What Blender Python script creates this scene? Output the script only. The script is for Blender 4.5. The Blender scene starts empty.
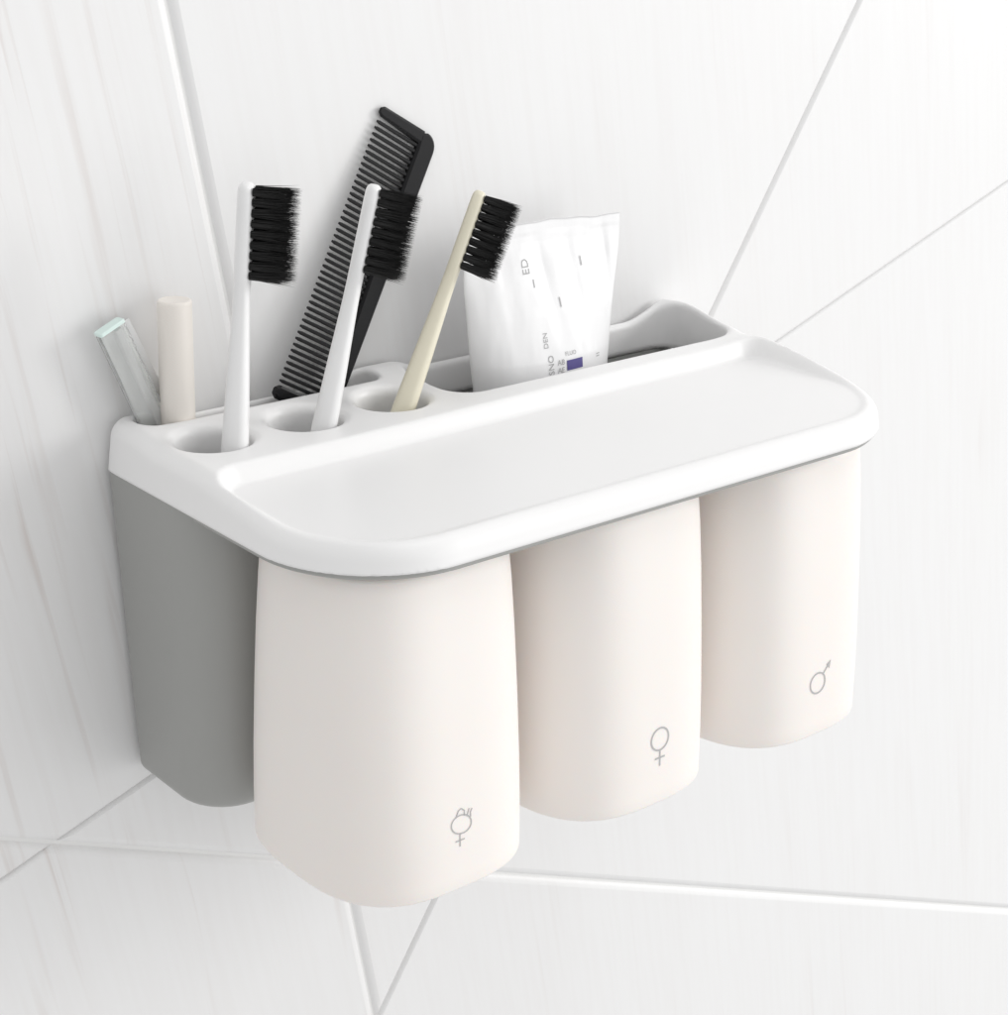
import bpy, math, random
import numpy as np
from mathutils import Vector, Matrix

S = 0.01                       # everything below is written in centimetres
scene = bpy.context.scene
COL = scene.collection
rng = random.Random(7)

# ------------------------------------------------------------------ helpers
def mat(name, color, rough=0.5, spec=0.5, **kw):
    m = bpy.data.materials.new(name); m.use_nodes = True
    b = m.node_tree.nodes['Principled BSDF']
    b.inputs['Base Color'].default_value = (*color, 1)
    b.inputs['Roughness'].default_value = rough
    b.inputs['Specular IOR Level'].default_value = spec
    for k, v in kw.items():
        b.inputs[k.replace('_', ' ')].default_value = v
    return m

def add_grain(m, scale=900.0, strength=0.03, rough_var=0.06, col_var=0.02):
    """very fine moulded-plastic unevenness: bump, gloss and colour"""
    nt = m.node_tree; b = nt.nodes['Principled BSDF']
    tc = nt.nodes.new('ShaderNodeTexCoord')
    n1 = nt.nodes.new('ShaderNodeTexNoise'); n1.inputs['Scale'].default_value = scale
    n1.inputs['Detail'].default_value = 3
    nt.links.new(tc.outputs['Object'], n1.inputs['Vector'])
    bp = nt.nodes.new('ShaderNodeBump'); bp.inputs['Strength'].default_value = strength
    bp.inputs['Distance'].default_value = 0.0005
    nt.links.new(n1.outputs['Fac'], bp.inputs['Height'])
    nt.links.new(bp.outputs['Normal'], b.inputs['Normal'])
    n2 = nt.nodes.new('ShaderNodeTexNoise'); n2.inputs['Scale'].default_value = 35
    n2.inputs['Detail'].default_value = 4
    nt.links.new(tc.outputs['Object'], n2.inputs['Vector'])
    r0 = b.inputs['Roughness'].default_value
    mr = nt.nodes.new('ShaderNodeMapRange')
    mr.inputs['To Min'].default_value = max(0, r0 - rough_var); mr.inputs['To Max'].default_value = r0 + rough_var
    nt.links.new(n2.outputs['Fac'], mr.inputs['Value']); nt.links.new(mr.outputs['Result'], b.inputs['Roughness'])
    c = b.inputs['Base Color'].default_value[:3]
    mx = nt.nodes.new('ShaderNodeMix'); mx.data_type = 'RGBA'
    mx.inputs[6].default_value = (*[x * (1 - col_var) for x in c], 1)
    mx.inputs[7].default_value = (*[min(1, x * (1 + col_var)) for x in c], 1)
    nt.links.new(n2.outputs['Fac'], mx.inputs[0]); nt.links.new(mx.outputs[2], b.inputs['Base Color'])

def mesh(name, verts, faces, m, smooth=True):
    me = bpy.data.meshes.new(name)
    me.from_pydata([tuple(float(c) * S for c in v) for v in verts], [], [tuple(int(i) for i in f) for f in faces])
    me.materials.append(m)
    if smooth:
        me.polygons.foreach_set('use_smooth', [True] * len(me.polygons))
    me.update()
    return me

def obj(name, me, parent=None, loc=(0, 0, 0)):
    o = bpy.data.objects.new(name, me); COL.objects.link(o)
    o.location = [c * S for c in loc]
    if parent: o.parent = parent
    return o

def thing(name, label, cat, loc=(0, 0, 0), group=None):
    o = bpy.data.objects.new(name, None); COL.objects.link(o)
    o.empty_display_size = 0.01
    o.location = [c * S for c in loc]
    o['label'] = label; o['category'] = cat
    if group: o['group'] = group
    return o

def sharpen(me, deg):
    try: me.set_sharp_from_angle(angle=math.radians(deg))
    except Exception: pass

class MB:
    def __init__(self): self.v = []; self.f = []
    def ring_loft(self, rings, cap0=True, cap1=True):
        n = len(rings[0]); o = len(self.v)
        for r in rings: self.v += [tuple(p) for p in r]
        for i in range(len(rings) - 1):
            for j in range(n):
                k = (j + 1) % n
                self.f.append((o + i*n + j, o + i*n + k, o + (i+1)*n + k, o + (i+1)*n + j))
        if cap0: self.f.append(tuple(o + j for j in reversed(range(n))))
        if cap1: self.f.append(tuple(o + (len(rings)-1)*n + j for j in range(n)))
        return self

# ------------------------------------------------------------------ materials
M_cap = mat('white_plastic', (0.865, 0.862, 0.86), 0.38, 0.45); add_grain(M_cap, 1400, 0.02, 0.05, 0.008)
M_grey = mat('grey_plastic', (0.345, 0.347, 0.335), 0.36, 0.4); add_grain(M_grey, 1400, 0.03, 0.06, 0.02)
M_cup = mat('cream_plastic', (0.885, 0.842, 0.81), 0.38, 0.4)
b = M_cup.node_tree.nodes['Principled BSDF']
b.inputs['Subsurface Weight'].default_value = 0.25
b.inputs['Subsurface Radius'].default_value = (1.0, 0.6, 0.4)
b.inputs['Subsurface Scale'].default_value = 0.004
add_grain(M_cup, 1400, 0.02, 0.05, 0.01)
M_print = mat('grey_print', (0.46, 0.46, 0.46), 0.6)
M_brush = mat('white_handle_plastic', (0.82, 0.82, 0.82), 0.3); add_grain(M_brush, 1500, 0.02, 0.05, 0.01)
M_brush2 = mat('cream_handle_plastic', (0.76, 0.72, 0.58), 0.35); add_grain(M_brush2, 1500, 0.02, 0.05, 0.02)
M_bristle = mat('black_bristle', (0.012, 0.012, 0.012), 0.45, 0.4)
M_comb = mat('black_comb_plastic', (0.012, 0.012, 0.013), 0.38, 0.16); add_grain(M_comb, 1200, 0.05, 0.08, 0.1)
M_balm = mat('ivory_plastic', (0.87, 0.825, 0.77), 0.38); add_grain(M_balm, 1500, 0.02, 0.05, 0.01)
M_tube = mat('white_tube_laminate', (0.84, 0.84, 0.845), 0.3, 0.5)
M_blue = mat('violet_print', (0.075, 0.06, 0.24), 0.5)
M_text = mat('grey_print_and_marks', (0.42, 0.42, 0.42), 0.6)
M_clear = mat('clear_plastic', (0.985, 0.995, 0.99), 0.06, 0.5, IOR=1.3)
M_clear.node_tree.nodes['Principled BSDF'].inputs['Transmission Weight'].default_value = 0.8
M_mint = mat('mint_plastic', (0.72, 0.86, 0.82), 0.25)
M_stick = mat('white_stick', (0.8, 0.8, 0.8), 0.5)

# tube laminate: soft crumple bump
nt = M_tube.node_tree; b = nt.nodes['Principled BSDF']
tc = nt.nodes.new('ShaderNodeTexCoord'); mp = nt.nodes.new('ShaderNodeMapping')
mp.inputs['Scale'].default_value = (60, 60, 22)
nz = nt.nodes.new('ShaderNodeTexNoise'); nz.inputs['Scale'].default_value = 1.0; nz.inputs['Detail'].default_value = 2
bp = nt.nodes.new('ShaderNodeBump'); bp.inputs['Strength'].default_value = 0.45; bp.inputs['Distance'].default_value = 0.003
nt.links.new(tc.outputs['Object'], mp.inputs[0]); nt.links.new(mp.outputs[0], nz.inputs['Vector'])
nt.links.new(nz.outputs['Fac'], bp.inputs['Height']); nt.links.new(bp.outputs['Normal'], b.inputs['Normal'])

# tile glaze: white, with fine wood-like streaks running along the long joints
M_tile = mat('white_woodgrain_tile', (0.83, 0.83, 0.83), 0.42, 0.4)
nt = M_tile.node_tree; b = nt.nodes['Principled BSDF']; L = nt.links.new
tc = nt.nodes.new('ShaderNodeTexCoord')
att = nt.nodes.new('ShaderNodeAttribute'); att.attribute_name = 'tile_shift'
addv = nt.nodes.new('ShaderNodeVectorMath'); addv.operation = 'ADD'
rot = nt.nodes.new('ShaderNodeMapping'); rot.inputs['Rotation'].default_value = (0, math.radians(10.3), 0)
L(tc.outputs['Object'], rot.inputs[0]); L(rot.outputs[0], addv.inputs[0]); L(att.outputs['Vector'], addv.inputs[1])
def streak(sx, sz, detail, dist, lo, hi):
    m1 = nt.nodes.new('ShaderNodeMapping'); m1.inputs['Scale'].default_value = (sx, 1, sz)
    n = nt.nodes.new('ShaderNodeTexNoise'); n.inputs['Scale'].default_value = 1; n.inputs['Detail'].default_value = detail
    n.inputs['Distortion'].default_value = dist
    L(addv.outputs[0], m1.inputs[0]); L(m1.outputs[0], n.inputs['Vector'])
    r = nt.nodes.new('ShaderNodeMapRange'); r.interpolation_type = 'SMOOTHSTEP'
    r.inputs['From Min'].default_value = lo; r.inputs['From Max'].default_value = hi
    L(n.outputs['Fac'], r.inputs['Value']); return r.outputs['Result']
def math2(op, a, bb):
    n = nt.nodes.new('ShaderNodeMath'); n.operation = op
    for i, x in enumerate((a, bb)):
        if isinstance(x, (int, float)): n.inputs[i].default_value = x
        else: L(x, n.inputs[i])
    return n.outputs[0]
s1 = streak(150, 4.5, 3, 0.5, 0.54, 0.70)      # thin dark veins
s2 = streak(22, 4.0, 2, 0.5, 0.40, 0.78)       # broad soft bands, also decide where veins show
s3 = streak(260, 14, 2, 0.1, 0.35, 0.7)        # hair-fine grain
veins = math2('MULTIPLY', s1, s2)
va = nt.nodes.new('ShaderNodeAttribute'); va.attribute_name = 'vein'
fac = math2('ADD', math2('MULTIPLY', math2('MULTIPLY', veins, va.outputs['Fac']), 0.72), math2('ADD', math2('MULTIPLY', s2, 0.06), math2('MULTIPLY', s3, 0.07)))
mx = nt.nodes.new('ShaderNodeMix'); mx.data_type = 'RGBA'
mx.inputs[6].default_value = (0.805, 0.805, 0.805, 1); mx.inputs[7].default_value = (0.67, 0.63, 0.61, 1)
L(fac, mx.inputs[0]); L(mx.outputs[2], b.inputs['Base Color'])
bp = nt.nodes.new('ShaderNodeBump'); bp.inputs['Strength'].default_value = 0.07; bp.inputs['Distance'].default_value = 0.0012
bp.invert = True
L(fac, bp.inputs['Height']); L(bp.outputs['Normal'], b.inputs['Normal'])
M_grout = mat('white_grout', (0.80, 0.80, 0.79), 0.8, 0.2); add_grain(M_grout, 800, 0.2, 0.02, 0.03)

# ------------------------------------------------------------------ wall: big bevelled tiles
YW = 0.35                                     # the tile face, just behind the holder
# joints as lines in the wall (x, z): point, point, half width of the gap at the face, depth
JOINTS = [((-11.11, 17.21), (-2.31, -31.0), 0.42, 0.20),
          ((27.79, 15.49), (-2.15, -31.3), 0.23, 0.20),
          ((-20.54, -16.30), (42.02, 4.95), 0.17, 0.20),
          ((-20.39, -14.45), (29.23, -36.79), 0.42, 0.20)]
cells = [([(-90, -120), (150, -120), (150, 90), (-90, 90)], [None] * 4)]
def clip(poly, tags, p, n, tag):
    out, ot = [], []
    N = len(poly)
    for i in range(N):
        a, c = poly[i], poly[(i+1) % N]
        da = (a[0]-p[0])*n[0] + (a[1]-p[1])*n[1]; dc = (c[0]-p[0])*n[0] + (c[1]-p[1])*n[1]
        if da >= 0:
            out.append(a); ot.append(tags[i])
            if dc < 0:
                t = da/(da-dc); out.append((a[0]+t*(c[0]-a[0]), a[1]+t*(c[1]-a[1]))); ot.append(tag)
        elif dc >= 0:
            t = da/(da-dc); out.append((a[0]+t*(c[0]-a[0]), a[1]+t*(c[1]-a[1]))); ot.append(tags[i])
    return (out, ot) if len(out) >= 3 else None
for ji, (p, q, w, dpt) in enumerate(JOINTS):
    n = (-(q[1]-p[1]), q[0]-p[0]); new = []
    for poly, tags in cells:
        for sgn in (1, -1):
            r = clip(poly, tags, p, (n[0]*sgn, n[1]*sgn), ji)
            if r: new.append(r)
    cells = new
def inset(poly, offs):
    N = len(poly); lines = []
    for i in range(N):
        a, c = Vector(poly[i]), Vector(poly[(i+1) % N]); d = (c-a).normalized()
        nn = Vector((-d.y, d.x)); lines.append((a + nn*offs[i], d))
    out = []
    for i in range(N):
        (p0, d0), (p1, d1) = lines[i-1], lines[i]
        den = d0.x*d1.y - d0.y*d1.x
        t = ((p1.x-p0.x)*d1.y - (p1.y-p0.y)*d1.x)/den
        out.append(p0 + d0*t)
    return out
wv, wf, shifts, vein = [], [], [], []
for poly, tags in cells:
    area = sum(poly[i][0]*poly[(i+1) % len(poly)][1]-poly[(i+1) % len(poly)][0]*poly[i][1] for i in range(len(poly)))
    if area < 0:
        poly = poly[::-1]; tags = tags[::-1]; tags = tags[1:] + tags[:1]
    hw = [0.0 if t is None else JOINTS[t][2] for t in tags]
    dp = [0.0 if t is None else JOINTS[t][3] for t in tags]
    sh = (rng.uniform(-3, 3), rng.uniform(-3, 3), rng.uniform(-3, 3))
    rings = []
    for k in range(7):
        u = k/6.0                              # 0 at the foot of the bevel, 1 at the face
        ang = u*math.pi/2
        off = [h*(0.16 + 0.84*(1-math.cos(ang))*0.55 + 0.84*0.45*u) for h in hw]
        pts = inset(poly, off)
        dep = [d*(1-(0.55*math.sin(ang)+0.45*u)) for d in dp]
        # where a deep joint meets a shallow one it is filled up to the shallow one
        ring_ = []
        for i, p in enumerate(pts):
            a_, c_ = Vector(poly[i]), Vector(poly[(i+1) % len(poly)]); ln = (c_-a_).length; d_ = (c_-a_)/ln
            nn = Vector((-d_.y, d_.x))*off[i]; q = min(1.1, ln*0.3)
            ring_.append((p.x, YW + (max if 0 in (dp[i-1], dp[i]) else min)(dep[i-1], dep[i]), p.y))
            for e_ in (a_ + d_*q + nn, c_ - d_*q + nn): ring_.append((e_.x, YW + dep[i], e_.y))
        rings.append(ring_)
    o = len(wv); n = len(rings[0])
    for r in rings: wv += r
    shifts += [sh]*(n*len(rings))
    ctr = [sum(p[i] for p in poly)/len(poly) for i in (0, 1)]
    # the tile left of the first joint is the most strongly veined
    pA, qA = JOINTS[0][0], JOINTS[0][1]
    left_of = (qA[0]-pA[0])*(ctr[1]-pA[1])-(qA[1]-pA[1])*(ctr[0]-pA[0]) < 0
    vein += [1.35 if left_of else 0.38]*(n*len(rings))
    for i in range(6):
        for j in range(n):
            k = (j+1) % n
            wf.append((o+i*n+j, o+i*n+k, o+(i+1)*n+k, o+(i+1)*n+j))
    wf.append(tuple(o+6*n+j for j in range(n)))
wme = mesh('wall', wv, wf, M_tile, False)
sharpen(wme, 40)
for pl in wme.polygons: pl.use_smooth = len(pl.vertices) == 4
a = wme.attributes.new('tile_shift', 'FLOAT_VECTOR', 'POINT')
a.data.foreach_set('vector', [c for s in shifts for c in s])
a = wme.attributes.new('vein', 'FLOAT', 'POINT'); a.data.foreach_set('value', vein)
wall = obj('wall', wme); wall['kind'] = 'structure'
wall['label'] = 'white tiled wall with faint wood grain and slanting joints'; wall['category'] = 'wall'
gv, gf = [], []
for ji, (p, q, hw_, dpt) in enumerate(JOINTS):
    p, q = Vector(p), Vector(q); d = (q-p).normalized(); nn = Vector((-d.y, d.x))*hw_*0.28
    cuts = []
    ends = [-100.0] + [c for ab in sorted(cuts) for c in ab] + [170.0]
    yy = YW + dpt - 0.004 - 0.002*ji
    for t0, t1 in zip(ends[::2], ends[1::2]):
        o = len(gv); a0, a1 = p+d*t0, p+d*t1
        gv += [(a0.x-nn.x, yy, a0.y-nn.y), (a1.x-nn.x, yy, a1.y-nn.y), (a1.x+nn.x, yy, a1.y+nn.y), (a0.x+nn.x, yy, a0.y+nn.y)]
        gf.append((o, o+1, o+2, o+3))
o = len(gv); gv += [(-90, YW+0.215, -120), (150, YW+0.215, -120), (150, YW+0.215, 90), (-90, YW+0.215, 90)]; gf.append((o, o+1, o+2, o+3))
gme = mesh('grout', gv, gf, M_grout, False)
g = obj('grout', gme, wall); g['kind'] = 'structure'

# ------------------------------------------------------------------ the moulded white top (signed distance field -> mesh)
def sst(a, b_, x):
    t = np.clip((x-a)/(b_-a), 0, 1); return t*t*(3-2*t)
def smax(a, b_, k):
    h = np.maximum(k-np.abs(a-b_), 0)/k
    return np.maximum(a, b_) + h*h*k*0.25
def rr(x, y, cx, cy, hx, hy, r):
    qx = np.abs(x-cx)-hx+r; qy = np.abs(y-cy)-hy+r
    return np.hypot(np.maximum(qx, 0), np.maximum(qy, 0)) + np.minimum(np.maximum(qx, qy), 0) - r
HOLES = [(-12.36, 3.70), (-8.24, 3.70), (-4.11, 3.70)]
def top_height(x, Y):
    block = 1.76 + 0.20*(1-sst(1.2, 3.2, Y))
    rise = 0.68*sst(12.4, 14.8, x)*(1-sst(1.6, 6.2, Y)) + 0.06*sst(12.0, 14.5, -x)*(1-sst(1.5, 4.0, Y))
    rim = 1.60 + 0.90*sst(11.6, 14.9, x) + 0.40*sst(11.2, 13.8, -x)
    rim = rim + 0.44*sst(-4.8, -3.3, x)*(1-sst(-1.7, 0.2, x))
    back = 1-sst(0.35, 1.5, Y)
    T = (block+rise)*(1-back) + rim*back
    lip = T*(1-sst(5.8, 13.2, Y)) + 1.10*sst(5.8, 13.2, Y)
    lip = lip + 0.22*sst(11.5, 14.0, x)*sst(5.2, 6.8, Y)*(1-sst(7.5, 13.0, Y))
    floor = 1.06 - 0.014*(Y-6.5)
    ey = 6.75 - 0.45*sst(-9, 9, x)                     # back edge of the tray
    d = rr(x, Y, 0.0, (ey+15.0)/2, 14.35, (15.0-ey)/2, 1.2+2.9*sst(8.5, 11.5, Y))
    m = sst(0.24, -0.36, d)
    return lip*(1-m) + floor*m
def cap_sdf(x, Y, z):
    xf = np.where(x > 0, x/(1+0.035*(1-np.clip(Y, 0, 15.7)/15.7)), x)
    T = top_height(xf, Y); e = 0.04
    gx = (top_height(xf+e, Y)-top_height(xf-e, Y))/(2*e); gy = (top_height(xf, Y+e)-top_height(xf, Y-e))/(2*e)
    dt = (z-T)/np.sqrt(1+gx*gx+gy*gy)
    d2 = rr(xf, Y, 0, (15.7-4)/2, 15.0, (15.7+4)/2, 5.0) + 0.14*np.maximum(z, 0)
    r = 0.62
    d = np.minimum(np.maximum(d2+r, dt+r), 0) + np.hypot(np.maximum(d2+r, 0), np.maximum(dt+r, 0)) - r
    d = smax(d, -Y, 0.14)
    d = smax(d, -z, 0.05)
    for hx, hy in HOLES:
        d = smax(d, -(np.hypot(x-hx, (Y-hy)*1.04)-1.47), 0.42)
    d = smax(d, -rr(xf, Y, -8.47, 0.89, 5.53, 0.68, 0.60), 0.22)      # slot along the back
    d = smax(d, -rr(xf, Y, 6.45, 2.58, 7.95, 2.28, 1.25), 0.34)       # big compartment
    return d
h = 0.10
gx = np.arange(-15.5, 16.2, h); gy = np.arange(-0.3, 16.1, h); gz = np.arange(-0.25, 3.0, h)
X, Y, Z = np.meshgrid(gx, gy, gz, indexing='ij')
F = cap_sdf(X, Y, Z); ins = F < 0
nx, ny, nz_ = F.shape
cnt = np.zeros((nx-1, ny-1, nz_-1)); acc = np.zeros((nx-1, ny-1, nz_-1, 3))
def cellslices(ax, o1, o2):
    sl = [None]*3; sl[ax] = slice(0, None)
    others = [i for i in range(3) if i != ax]
    return sl, others
G = [gx, gy, gz]; dims = F.shape
crossing = []
for ax in range(3):
    A = [slice(None)]*3; B = [slice(None)]*3
    A[ax] = slice(0, dims[ax]-1); B[ax] = slice(1, dims[ax]); A = tuple(A); B = tuple(B)
    ch = ins[A] != ins[B]
    idx = np.argwhere(ch)
    fa = F[A][ch]; fb = F[B][ch]; t = fa/(fa-fb)
    pos = np.stack([G[k][idx[:, k]] for k in range(3)], 1); pos[:, ax] += t*h
    others = [i for i in range(3) if i != ax]
    crossing.append((ax, idx, fa < 0))
    for o1 in (0, -1):
        for o2 in (0, -1):
            c = idx.copy(); c[:, others[0]] += o1; c[:, others[1]] += o2
            ok = np.all((c >= 0) & (c < np.array(dims)-1), axis=1)
            cc = c[ok]
            np.add.at(cnt, tuple(cc.T), 1); np.add.at(acc, tuple(cc.T), pos[ok])
act = np.argwhere(cnt > 0); vid = -np.ones(cnt.shape, int); vid[tuple(act.T)] = np.arange(len(act))
V = acc[tuple(act.T)]/cnt[tuple(act.T)][:, None]
for _ in range(4):                                   # pull the vertices exactly onto the surface
    e = 0.02
    f0 = cap_sdf(V[:, 0], V[:, 1], V[:, 2])
    gr = np.stack([cap_sdf(V[:, 0]+e*(k == 0), V[:, 1]+e*(k == 1), V[:, 2]+e*(k == 2)) -
                   cap_sdf(V[:, 0]-e*(k == 0), V[:, 1]-e*(k == 1), V[:, 2]-e*(k == 2)) for k in range(3)], 1)/(2*e)
    st = f0/np.maximum((gr*gr).sum(1), 0.2)
    V = V - gr*np.clip(st, -0.05, 0.05)[:, None]*0.8
faces = []
for ax, idx, inside in crossing:
    o = [i for i in range(3) if i != ax]
    if ax == 1: o = o[::-1]
    ids = []
    ok = np.ones(len(idx), bool)
    for o1, o2 in ((0, 0), (-1, 0), (-1, -1), (0, -1)):
        c = idx.copy(); c[:, o[0]] += o1; c[:, o[1]] += o2
        good = np.all((c >= 0) & (c < np.array(dims)-1), axis=1); ok &= good
        ids.append(vid[tuple(np.clip(c, 0, np.array(dims)-2).T)])
    q = np.stack(ids, 1)
    q = np.where(inside[:, None], q, q[:, ::-1])
    # the Y axis is mirrored when the field is placed in the scene: flip the winding
    faces.append(q[ok][:, ::-1])
faces = np.concatenate(faces)
capv = np.stack([V[:, 0], -V[:, 1], V[:, 2]], 1)

holder = thing('bathroom_organizer', 'white and grey plastic toothbrush holder fixed to the tiled wall, holding brushes, comb and cups', 'organizer', (0, 0, -13.2))
HO = (0, 0, 13.2)
cap = obj('top_shelf', mesh('top_shelf', capv, faces, M_cap), holder, HO)
cap['label'] = 'white moulded tray top with round holes and recessed shelf'

# grey body: tapered box with rounded front corners, hollow
def rrect(hx, y0, y1, r, z, n=10, cx=0.0, rb=0.12):
    pts = []
    for (sx, sy, a0, rad) in ((1, 1, 0, rb), (-1, 1, 90, rb), (-1, -1, 180, r), (1, -1, 270, r)):
        X0 = cx + sx*(hx-rad); Y0 = (y1-rad) if sy > 0 else (y0+rad)
        for k in range(n+1):
            a_ = math.radians(a0 + 90*k/n); pts.append((X0+rad*math.cos(a_), Y0+rad*math.sin(a_), z))
    return pts
def body_ring(t, off, z):            # t 0 top .. 1 bottom
    hx = 14.86 + (14.30-14.86)*t; yf = -(6.25 + (5.35-6.25)*t)
    return rrect(hx-off, yf+off, -0.02-off, max(2.2-off, .2), z)
bm = MB(); HB = 13.25
rings = [body_ring(k/12, 0, -0.03-(HB-0.5-0.03)*k/12) for k in range(13)]
for k in range(1, 7):
    a_ = math.radians(15*k); rings.append(body_ring(1, 0.45*(1-math.cos(a_)), -HB+0.5-0.5*math.sin(a_)))
inner = [body_ring(k/12, 0.22, -0.03-(HB-0.3)*k/12) for k in range(12, -1, -1)]
bm.ring_loft(rings, False, True)
o = len(bm.v); bm.ring_loft(inner, True, False)
n = len(inner[0]); last = o + 12*n
for j in range(n):
    k = (j+1) % n; bm.f.append((last+j, last+k, k, j))
bme = mesh('storage_box', bm.v, [f[::-1] for f in bm.f], M_grey); sharpen(bme, 50)
obj('storage_box', bme, holder, HO)['label'] = 'grey tapered storage box under the white top'
# grey plate under the tray that carries the cups
def plate_ring(off, z):
    pts = []
    R = 5.0
    for sx, a0 in ((-1, 180), (1, 270)):
        for k in range(25):
            a_ = math.radians(a0 + 90*k/24)
            pts.append((sx*(15.0-R) + (R-off)*math.cos(a_), -15.7+R + (R-off)*math.sin(a_), z))
    pts.append((15.0-off, -6.3, z)); pts.append((-15.0+off, -6.3, z))
    return pts
pm = MB().ring_loft([plate_ring(0.12, 0.015), plate_ring(0.12, -0.13), plate_ring(0.18, -0.2), plate_ring(0.5, -0.2)])
pme = mesh('cup_rail', pm.v, [f[::-1] for f in pm.f], M_grey); sharpen(pme, 40)
obj('cup_rail', pme, holder, HO)['label'] = 'thin grey plate under the tray'

# ------------------------------------------------------------------ cups
HC = 12.83; NEXP = 2.87; ZT = -0.36
def cup_ab(z):
    t = min(max(-z/HC, 0), 1)
    a_ = np.interp(t, [0, .15, .3, .5, .7, .85, 1], [3.98, 4.12, 4.23, 4.33, 4.40, 4.42, 4.40])
    b_ = np.interp(t, [0, .15, .3, .5, .7, .85, 1], [3.92, 4.16, 4.32, 4.50, 4.66, 4.76, 4.82])
    return float(a_), float(b_)
def cup_ring(z, off=0, n=128):
    a_, b_ = cup_ab(z); out = []
    for k in range(n):
        th = 2*math.pi*k/n; c, s = math.cos(th), math.sin(th)
        out.append(((a_-off)*math.copysign(abs(c)**(2/NEXP), c), (b_-off)*math.copysign(abs(s)**(2/NEXP), s), z))
    return out
rings = [cup_ring(ZT, 0.6), cup_ring(ZT, 0.25), cup_ring(ZT-0.06, 0.08), cup_ring(ZT-0.2, 0.0)]
rings += [cup_ring(ZT-0.2-(HC-0.34+ZT)*k/26) for k in range(1, 27)]
zb = rings[-1][0][2]
rings += [cup_ring(zb-0.07, 0.02), cup_ring(zb-0.12, 0.07), cup_ring(zb-0.14, 0.14), cup_ring(zb-0.12, 0.22)]
rings += [cup_ring(zb-(zb-ZT+0.3)*k/12, 0.27) for k in range(13)]
cm = MB().ring_loft(rings, True, True)
cup_me = mesh('cup_shell', cm.v, [f[::-1] for f in cm.f], M_cup); sharpen(cup_me, 60)
cup_me.name = 'cup'

def cup_surf(u, z, lift=0.012):
    a_, b_ = cup_ab(z)
    return (u, -(b_*(1-abs(u/a_)**NEXP)**(1/NEXP)) - lift, z)
def strokes(paths, w, fill=()):
    v, f = [], []
    for path in paths:
        # resample so the ribbon follows the cup
        pts = [Vector(p) for p in path]; out = [pts[0]]
        for p, q in zip(pts, pts[1:]):
            k = max(1, int((q-p).length/0.06))
            out += [p.lerp(q, i/k) for i in range(1, k+1)]
        o = len(v); closed = (out[0]-out[-1]).length < 1e-4
        for i, p in enumerate(out):
            pr = out[i-1] if i else (out[-2] if closed else out[0]); nx_ = out[i+1] if i+1 < len(out) else (out[1] if closed else out[-1])
            d = (nx_-pr).normalized() if (nx_-pr).length > 1e-6 else Vector((1, 0)); nn = Vector((-d.y, d.x))*w/2
            v.append(cup_surf(p.x-nn.x, p.y-nn.y)); v.append(cup_surf(p.x+nn.x, p.y+nn.y))
        for i in range(len(out)-1): f.append((o+2*i, o+2*i+2, o+2*i+3, o+2*i+1))
    for poly in fill:
        o = len(v); v += [cup_surf(x, z, .013) for x, z in poly]; f.append(tuple(range(o, o+len(poly))))
    return v, f
def circ(cx, cz, r, n=40, a0=0, a1=360):
    return [(cx+r*math.cos(math.radians(a0+(a1-a0)*k/n)), cz+r*math.sin(math.radians(a0+(a1-a0)*k/n))) for k in range(n+1)]
ZS = -9.98
female = ([circ(0.17, ZS, 0.47), [(0.17, ZS-0.47), (0.17, ZS-1.16)], [(-0.10, ZS-0.80), (0.44, ZS-0.80)]], [])
mz = -10.36
male = ([circ(-0.17, mz, 0.46), [(0.15, mz+0.34), (0.52, mz+0.72)]], [[(0.62, mz+0.86), (0.34, mz+0.70), (0.54, mz+0.48)]])
cz = -10.22
child = ([[(-.12+.45*math.cos(a_)+.06*math.sin(a_), -10.16-.10*math.cos(a_)+.36*math.sin(a_)) for a_ in [2*math.pi*k/36 for k in range(37)]],
          [(-.36, -9.84), (-.25, -9.60), (-.12, -9.53), (.03, -9.66), (.02, -9.86)],
          [(.12, -9.92), (.20, -9.78), (.24, -9.64)], [(.31, -10.0), (.30, -9.82), (.38, -9.68)],
          [(-.20, -10.50), (-.20, -11.03)], [(-.41, -10.78), (.01, -10.78)]], [])
CUPS = [(-9.70, child, 'nearest cream cup, printed with a child symbol whose circle sprouts a tuft of hair', 0.052),
        (-0.05, female, 'middle cream cup, printed with a female symbol of circle over cross', 0.075),
        (9.60, male, 'farthest cream cup, printed with a male symbol of circle and arrow', 0.075)]
cup0 = None
for x, (st, fl), lab, w in CUPS:
    if cup0 is None:
        c = cup0 = obj('cup', cup_me)
    else:
        c = cup0.copy(); COL.objects.link(c)
    c.location = (x*S, -10.84*S, 0)
    c['label'] = lab; c['category'] = 'cup'; c['group'] = 'cream cups hanging under the tray'
    v, f = strokes(st, w, fl)
    obj('printed_symbol', mesh('printed_symbol', v, f, M_print), c)['label'] = 'thin grey printed symbol'

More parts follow.
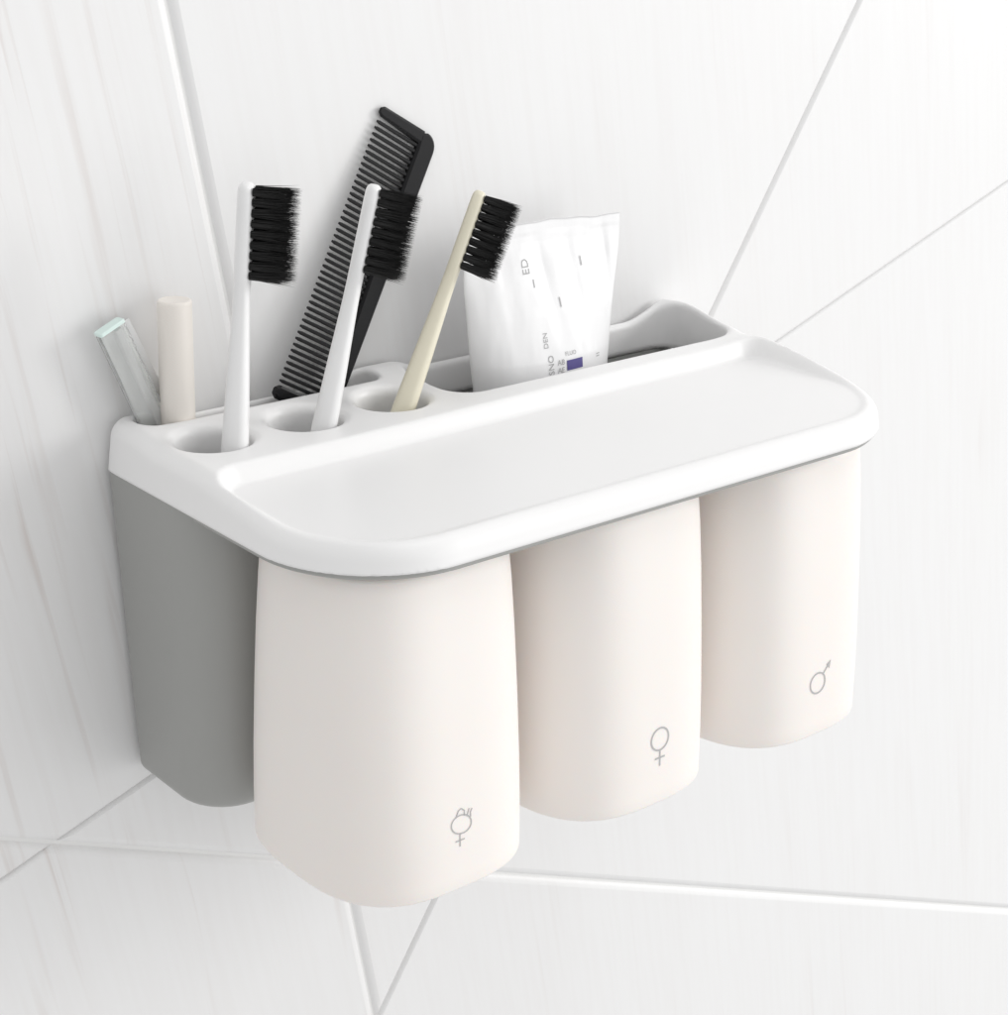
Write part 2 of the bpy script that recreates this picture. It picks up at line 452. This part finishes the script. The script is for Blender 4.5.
# ------------------------------------------------------------------ toothbrushes (local frame: z along handle, x towards the bristles)
def brush_profile(s):                  # s in cm above the hole rim: back half, front half, half width in y
    xs = [-6, 0, 2.5, 5.0, 5.9, 6.6, 9.2, 9.55]
    bk = [0.50, 0.50, 0.42, 0.33, 0.31, 0.31, 0.31, 0.30]
    fr = [0.50, 0.50, 0.42, 0.32, 0.30, 0.31, 0.31, 0.30]
    wd = [0.55, 0.55, 0.48, 0.38, 0.42, 0.58, 0.62, 0.52]
    return np.interp(s, xs, bk), np.interp(s, xs, fr), np.interp(s, xs, wd)
hv = []
ss = list(np.linspace(-5.5, 9.45, 60)); LEN = 9.78
def sec(z, bk, fr, wd, n=28):
    out = []
    for k in range(n):
        t = 2*math.pi*k/n; c, s_ = math.cos(t), math.sin(t); e = 2/2.6
        out.append(((fr if c > 0 else bk)*math.copysign(abs(c)**e, c), wd*math.copysign(abs(s_)**e, s_), z))
    return out
rings = [sec(s, *brush_profile(s)) for s in ss]
for k in range(1, 7):
    a_ = math.radians(14.5*k); q = brush_profile(9.45); sc = math.cos(a_)
    rings.append(sec(9.45+0.33*math.sin(a_), q[0]*sc**.6, q[1]*sc**.6, q[2]*sc**.6))
hm = MB().ring_loft(rings)
handle_me = mesh('handle', hm.v, hm.f, M_brush); sharpen(handle_me, 70)
def tuft_mesh(seed, nf=84):
    r = random.Random(seed); v, f = [], []
    for i in range(nf):
        rad = 0.140*math.sqrt(r.random()); an = r.random()*2*math.pi
        y0, z0 = rad*math.cos(an), rad*math.sin(an)
        Ln = 1.68*(1-0.34*r.random()**1.4); sp = 1.1 + 0.6*r.random()
        y1 = y0*sp + r.gauss(0, .035); z1 = z0*sp*1.15 + r.gauss(0, .045) - 0.02
        w0 = r.uniform(0.013, 0.018)
        o = len(v)
        segs = [(0, 1.0), (0.45, 0.95), (0.72, 0.58), (1.0, 0.05)]
        for u, ww in segs:
            x = Ln*u; yy = y0+(y1-y0)*u**1.3; zz = z0+(z1-z0)*u**1.3
            for k in range(3):
                a_ = 2.094*k+0.4
                v.append((x, yy+w0*ww*math.cos(a_), zz+w0*ww*math.sin(a_)))
        for q in range(len(segs)-1):
            for k in range(3):
                kk = (k+1) % 3
                f.append((o+3*q+k, o+3*q+kk, o+3*q+3+kk, o+3*q+3+k))
    return mesh('bristle_tuft', v, f, M_bristle)
TUFTS = [tuft_mesh(s) for s in range(7)]
ROWS, COLS = 9, 3
def make_brush():
    t = thing('toothbrush', '', 'toothbrush', (0, 0, 0), 'toothbrushes standing in the round holes')
    obj('handle', handle_me, t)
    for i in range(ROWS):
        for j in range(COLS):
            tf = obj('bristle_tuft', TUFTS[(i*3+j*2) % 7], t, (0.27, (j-1)*0.36, 6.50 + i*(9.50-6.50)/(ROWS-1)))
            tf.rotation_euler = (0, rng.uniform(-.03, .03), 0)
    return t
def copy_tree(o):
    c = o.copy(); COL.objects.link(c)
    for ch in list(o.children):
        k = ch.copy(); COL.objects.link(k); k.parent = c
    return c
CR = Vector((0.77, -0.64, 0.02))       # the brushes all turn their bristles this way
def place(o, base, top, scale, roll=0.0):
    A = (Vector(top)-Vector(base)).normalized()
    B = (Matrix.Rotation(roll, 3, A) @ (CR - A*CR.dot(A))).normalized(); N = A.cross(B)
    R = Matrix((B, N, A)).transposed().to_4x4()
    o.matrix_world = Matrix.Translation(Vector(base)*S) @ R @ Matrix.Scale(scale, 4)
b1 = make_brush(); b2 = copy_tree(b1); b3 = copy_tree(b1)
place(b1, (-11.93, -4.5, 1.5), (-11.03, -4.5, 11.325), 9.87/LEN)
place(b2, (-7.86, -4.4, 1.45), (-5.34, -4.4, 10.63), 9.52/LEN)
place(b3, (-3.88, -4.3, 1.61), (-0.10, -4.3, 9.776), 9.0/LEN)
b1['label'] = 'white toothbrush standing upright with black bristles, in the hole nearest the lip balm'
b2['label'] = 'white toothbrush leaning in front of the comb, in the middle hole'
b3['label'] = 'cream toothbrush leaning farthest over towards the white tube'
for ch in b3.children:
    if ch.name.startswith('handle'):
        ch.material_slots[0].link = 'OBJECT'; ch.material_slots[0].material = M_brush2; ch['label'] = 'cream handle'

# ------------------------------------------------------------------ comb leaning on the wall
E_a = Vector((6.08, 0.98, 10.63)).normalized()
E_w = Vector((0.868, 0.04, -0.49)); E_w = (E_w - E_a*E_w.dot(E_a)).normalized()
E_n = E_a.cross(E_w)
CO = Vector((-7.68, -0.80, 2.16))
comb = thing('comb', 'black fine-toothed comb leaning on the wall behind the middle toothbrush', 'comb', CO)
def cP(a_, w, n): return tuple(E_a*a_ + E_w*w + E_n*n)
def comb_bar(pts, th, name):           # outline in (a, w), bevelled plate of half thickness th
    c = Vector((sum(p[0] for p in pts)/len(pts), sum(p[1] for p in pts)/len(pts)))
    def ring(n_, k):
        out = []
        for i, p in enumerate(pts):
            d = c-Vector(p); out.append(cP(p[0]+d.x/max(d.length, .01)*k, p[1]+d.y/max(d.length, .01)*k, n_))
        return out
    m_ = MB().ring_loft([ring(-th, .07), ring(-th*.55, 0), ring(th*.55, 0), ring(th, .07)])
    me = mesh(name, m_.v, m_.f, M_comb); sharpen(me, 25); return me
LA = 12.32
# spine with the rounded top corner
sp = []
sp += [(-3.0, 2.78), (-3.0, 3.36), (2.0, 3.36), (7.0, 3.36), (LA-0.75, 3.34)]
for k in range(1, 7):
    a_ = math.radians(15*k); sp.append((LA-0.75+0.62*math.sin(a_), 2.72+0.62*math.cos(a_)))
sp += [(LA-0.28, 2.36), (LA-0.9, 2.40), (6.0, 2.46)]
sm = MB()
def spine_ring(n_, k):
    out = []
    N = len(sp)
    for i in range(N):
        p0, p1, p2 = Vector(sp[i-1]), Vector(sp[i]), Vector(sp[(i+1) % N])
        d = ((p1-p0).normalized()+(p2-p1).normalized()).normalized(); nn = Vector((-d.y, d.x))
        q = p1 - nn*(-k) * (1 if True else 1)
        out.append(cP(q.x, q.y, n_))
    return out
ar = sum(sp[i][0]*sp[(i+1) % len(sp)][1]-sp[(i+1) % len(sp)][0]*sp[i][1] for i in range(len(sp)))
sg = 1 if ar > 0 else -1
sm.ring_loft([spine_ring(-0.17, .10*sg), spine_ring(-0.09, 0), spine_ring(0.09, 0), spine_ring(0.17, .10*sg)])
sme = mesh('spine', sm.v, sm.f if sg > 0 else [f[::-1] for f in sm.f], M_comb); sharpen(sme, 22); obj('spine', sme, comb)
# thick guard teeth at both ends
def bar(a0, a1, w0, w1, t0, t1, name, tip=1.0):
    """plate tooth from w0 (tip) to w1 (root): widths in a, half thickness t0 at tip and t1 at root"""
    rings = []
    for u in (0, .06, .5, 1):
        w = w0+(w1-w0)*u; t = t0+(t1-t0)*u; ha = (a1-a0)/2*(0.55 if u == 0 else 1)*(tip+(1-tip)*u); c = a1-(a1-a0)/2*(tip+(1-tip)*u) if tip < 1 else (a0+a1)/2
        rings.append([cP(c-ha, w, -t*.6), cP(c-ha*.6, w, -t), cP(c+ha*.6, w, -t), cP(c+ha, w, -t*.6),
                      cP(c+ha, w, t*.6), cP(c+ha*.6, w, t), cP(c-ha*.6, w, t), cP(c-ha, w, t*.6)])
    m_ = MB().ring_loft(rings); me = mesh(name, m_.v, m_.f, M_comb, False); return me
obj('guard_tooth', bar(LA-0.70, LA-0.13, 0.0, 2.5, .07, .16, 'guard_tooth', 0.75), comb)
obj('guard_tooth', bar(-0.42, 0.16, -0.02, 3.05, .14, .16, 'guard_tooth'), comb)
NT = 44
for k in range(NT):
    a0 = 0.34 + k*(LA-0.60-0.34-0.2)/(NT-1)
    root = 2.95 - 0.45*(a0/LA)
    obj('tooth', bar(a0-0.078, a0+0.078, 0.03, root, .03, .07, 'tooth'), comb)

# ------------------------------------------------------------------ lip balm, clear case
bal = MB(); r0 = 0.665
prof = [(0.0, 6.44), (0.45, 6.44), (0.52, 6.46), (0.58, 6.47), (0.625, 6.45), (0.652, 6.40), (0.66, 6.32), (0.665, 4.0), (0.685, 1.2), (0.685, 1.14), (0.66, 1.12), (0.66, 1.08), (0.69, 1.06), (0.69, -3.0), (0.0, -3.0)]
rings = [[(r*math.cos(2*math.pi*k/48), r*math.sin(2*math.pi*k/48), z) for k in range(48)] for r, z in prof if r > 0]
bal.ring_loft(rings, True, True)
bm_ = mesh('lip_balm', bal.v, [f[::-1] for f in bal.f], M_balm); sharpen(bm_, 55)
balm = obj('lip_balm', bm_); balm.location = (-12.30*S, -0.93*S, 0); balm.rotation_euler = (0, math.radians(1.2), 0)
balm['label'] = 'ivory lip balm tube standing upright beside the clear case'; balm['category'] = 'lip balm'

case = thing('clear_case', 'narrow clear plastic case with mint lid, leaning left of the lip balm', 'case', (-13.24, -0.62, 2.0))
case.rotation_euler = (math.radians(-2), math.radians(-22), math.radians(5))
def boxtube(hx, hy, z0, z1, w):
    m_ = MB()
    ro = lambda z, k: rrect(hx-k, -(hy-k), hy-k, .10, z, 4, 0, .10)
    m_.ring_loft([ro(z0, 0), ro(z1-.03, 0), ro(z1, .03), ro(z1, w-.02), ro(z1-.03, w), ro(z0+w, w)])
    return m_
cm_ = boxtube(0.58, 0.25, -0.9, 4.00, 0.07); cme = mesh('case_wall', cm_.v, cm_.f, M_clear); sharpen(cme, 35); obj('case_wall', cme, case)
st_ = MB().ring_loft([rrect(.15, -.12, .12, .06, z, 4, 0.22, .06) for z in (-0.8, 3.8)]); sme_ = mesh('stick', st_.v, st_.f, M_stick); sharpen(sme_, 35)
obj('stick', sme_, case)
rm = MB(); ro = lambda z, k: rrect(.592-k, -(.262-k), .262-k, .1, z, 4, 0, .1)
rm.ring_loft([ro(3.97, .0), ro(4.07, 0), ro(4.10, .03)], True, True)
rme = mesh('mint_lid', rm.v, rm.f, M_mint); sharpen(rme, 35); obj('mint_lid', rme, case)
sl = MB(); ro = lambda z, k: rrect(.24-k, -(.045-k), .045-k, .04, z, 4, 0, .04)
sl.ring_loft([ro(-0.6, 0), ro(4.06, 0), ro(4.10, .02)], True, True)
slm = mesh('plastic_strip', sl.v, sl.f, M_brush); sharpen(slm, 35)
strip = obj('plastic_strip', slm); strip.location = (-12.33*S, -0.27*S, 2.0*S)
strip.rotation_euler = (math.radians(-1), math.radians(-23.5), 0)
strip['label'] = 'slim white strip leaning behind the lip balm towards the clear case'; strip['category'] = 'strip'

# ------------------------------------------------------------------ toothpaste tube in the big compartment
tube = thing('toothpaste_tube', 'crumpled white toothpaste tube with violet print standing crimp-up in the big compartment', 'toothpaste tube', (5.0, -2.7, -2.0))
TO = Vector((5.0, -2.7, -2.0))
Z0, Z1 = -2.0, 7.65
def tube_pt(u, z, side):               # u -1..1 across, side -1 front / +1 back ; world cm
    t = np.clip((Z1-z)/(Z1-Z0), 0, 1)                      # 0 at the crimp
    xl = np.interp(t, [0, .1, .25, .5, .68, 1], [0.62, 0.60, 0.62, 0.82, 1.05, 1.3])
    xr = np.interp(t, [0, .1, .25, .5, .68, 1], [9.45, 9.42, 9.25, 8.85, 8.62, 8.4])
    th = np.interp(t, [0, .045, .09, .2, .4, .6, 1], [0.05, 0.05, 0.07, 0.42, 0.95, 1.3, 1.55])
    yc = np.interp(t, [0, 1], [-2.25, -2.75])
    prof_ = (1-abs(u)**2.3)**0.62
    x = (xl+xr)/2 + (xr-xl)/2*u
    y = yc + side*th*prof_
    if side < 0:                                           # dents and folds fanning out below the crimp
        fade = np.interp(t, [0, .08, .16, .34, .55], [0.1, .5, 1, .6, 0.0])
        y += 0.6*fade*(0.16*math.exp(-((u-0.25-0.25*t)/.07)**2) + 0.22*math.exp(-((u-0.80-0.25*(t-.2))/.055)**2)
                   - 0.14*math.exp(-((u-0.62)/.12)**2) + 0.12*math.exp(-((u+0.12-.3*t)/.06)**2) + 0.10*math.exp(-((u+0.55)/.09)**2)
                   + .05*math.sin(9*u+14*t))
    if t < 0.05: y += 0.035*math.sin(t*900)*0 + 0.03*math.sin(6*u)
    return (x, y, z + (0.045*math.sin(5.3*u+1)+0.02*math.sin(17*u))*max(0, 1-t/0.12) + (0.10-0.13*(u+1))*max(0, 1-t/0.7))
NU, NZ = 90, 110
tv, tf = [], []
for side in (-1, 1):
    o = len(tv)
    for i in range(NZ+1):
        z = Z1-(Z1-Z0)*i/NZ
        for j in range(NU+1):
            u = -math.cos(math.pi*j/NU)
            tv.append(tuple(Vector(tube_pt(u, z, side))-TO))
    for i in range(NZ):
        for j in range(NU):
            a_, b_, c_, d_ = o+i*(NU+1)+j, o+i*(NU+1)+j+1, o+(i+1)*(NU+1)+j+1, o+(i+1)*(NU+1)+j
            tf.append((d_, c_, b_, a_) if side < 0 else (a_, b_, c_, d_))
tf_ = [f for f in tf]
o2 = (NZ+1)*(NU+1)
for j in range(NU): tf_.append((j+1, j, o2+j, o2+j+1))
tme = mesh('tube_body', tv, tf_, M_tube); obj('tube_body', tme, tube)
def tube_uv(x, z, lift=0.02):          # a point of the front face from world x, z
    lo, hi = -.999, .999
    for _ in range(30):
        mid = (lo+hi)/2
        if tube_pt(mid, z, -1)[0] < x: lo = mid
        else: hi = mid
    p = tube_pt(lo, z, -1); return (p[0]-TO.x, p[1]-lift-TO.y, z-TO.z)
def print_on_tube(name, v2, f, m): return obj(name, mesh(name, [tube_uv(*p) for p in v2], f, m, False), tube)
def text_on_tube(txt, x, z, size, rotdeg, sx=1.0, m=M_text):
    cu = bpy.data.curves.new('t', 'FONT'); cu.body = txt; cu.size = size; cu.resolution_u = 3
    to = bpy.data.objects.new('t', cu); COL.objects.link(to)
    dg = bpy.context.evaluated_depsgraph_get(); me = bpy.data.meshes.new_from_object(to.evaluated_get(dg))
    c, s_ = math.cos(math.radians(rotdeg)), math.sin(math.radians(rotdeg))
    v2 = [(x + (v.co.x*c - v.co.y*s_)*sx, z + v.co.x*s_ + v.co.y*c) for v in me.vertices]
    f = [tuple(p.vertices) for p in me.polygons]
    bpy.data.objects.remove(to); bpy.data.curves.remove(cu); bpy.data.meshes.remove(me)
    print_on_tube('print', v2, f, m)
TEXTS = []
# (filled in below from measured places)
text_on_tube('ED', 3.85, 5.55, 0.55, 90)
text_on_tube('I', 3.92, 5.0, 0.5, 0)
text_on_tube('I', 5.15, 4.05, 0.6, 4)  # plain upright grey stroke on the tube front
text_on_tube('I', 6.75, 5.55, 0.6, 4)  # another grey stroke, higher and further right
text_on_tube('SNO', 4.42, 1.30, 0.42, 90, 1.0)
text_on_tube('DEN', 4.22, 2.45, 0.34, 90, 1.0)
text_on_tube('AB', 4.62, 1.66, 0.34, 0)
text_on_tube('AE', 4.62, 1.32, 0.34, 0)
text_on_tube('FLUO', 5.10, 2.00, 0.26, 0)
xs_ = np.linspace(5.15, 6.10, 14); zs_ = np.linspace(1.36, 1.80, 5)
v2 = [(x, z) for z in zs_ for x in xs_]; f2 = [(i*14+j, i*14+j+1, (i+1)*14+j+1, (i+1)*14+j) for i in range(4) for j in range(13)]
print_on_tube('print', v2, f2, M_blue)['label'] = 'violet printed block'
text_on_tube('=', 7.05, 1.5, 0.5, 0)

# ------------------------------------------------------------------ light
w = bpy.data.worlds.new('World'); scene.world = w; w.use_nodes = True
w.node_tree.nodes['Background'].inputs[0].default_value = (1.0, 1.0, 1.0, 1)
w.node_tree.nodes['Background'].inputs[1].default_value = 0.74
def area(name, loc, target, size, power, color=(1, 1, 1)):
    l = bpy.data.lights.new(name, 'AREA'); l.shape = 'DISK'; l.size = size; l.energy = power; l.color = color
    o = bpy.data.objects.new(name, l); COL.objects.link(o); o.location = loc
    o.rotation_euler = (Vector(target)-Vector(loc)).to_track_quat('-Z', 'Y').to_euler(); return o
area('key_softbox', (2.6, -1.6, 0.80), (0, -0.06, -0.02), 1.2, 43, (1.0, 0.99, 0.98))
area('front_fill', (1.5, -3.0, -0.2), (0.1, 0, 0), 2.2, 15)  # added unseen fill, lifts the wall around and below the holder
area('top_fill', (0.3, -0.72, 1.9), (0, -0.09, 0), 1.0, 5.0)  # added overhead fill that brightens the tray top

# ------------------------------------------------------------------ camera
cd = bpy.data.cameras.new('camera'); co = bpy.data.objects.new('camera', cd); COL.objects.link(co)
cd.sensor_fit = 'HORIZONTAL'; cd.sensor_width = 36; cd.lens = 1814.45/1008*36
cd.shift_x = -0.825/1008; cd.shift_y = 2.63/1008
cd.clip_start = 0.01; cd.clip_end = 50
co.location = (-45.43225*S, -59.87104*S, 23.57314*S); co.rotation_euler = (1.20681, -0.01753, -0.69404)
scene.camera = co
scene.view_settings.view_transform = 'Standard'; scene.view_settings.look = 'None'
scene.cycles.max_bounces = 16; scene.cycles.diffuse_bounces = 10
scene.view_settings.exposure = 0; scene.view_settings.gamma = 1
try: scene.view_settings.use_curve_mapping = False
except Exception: pass
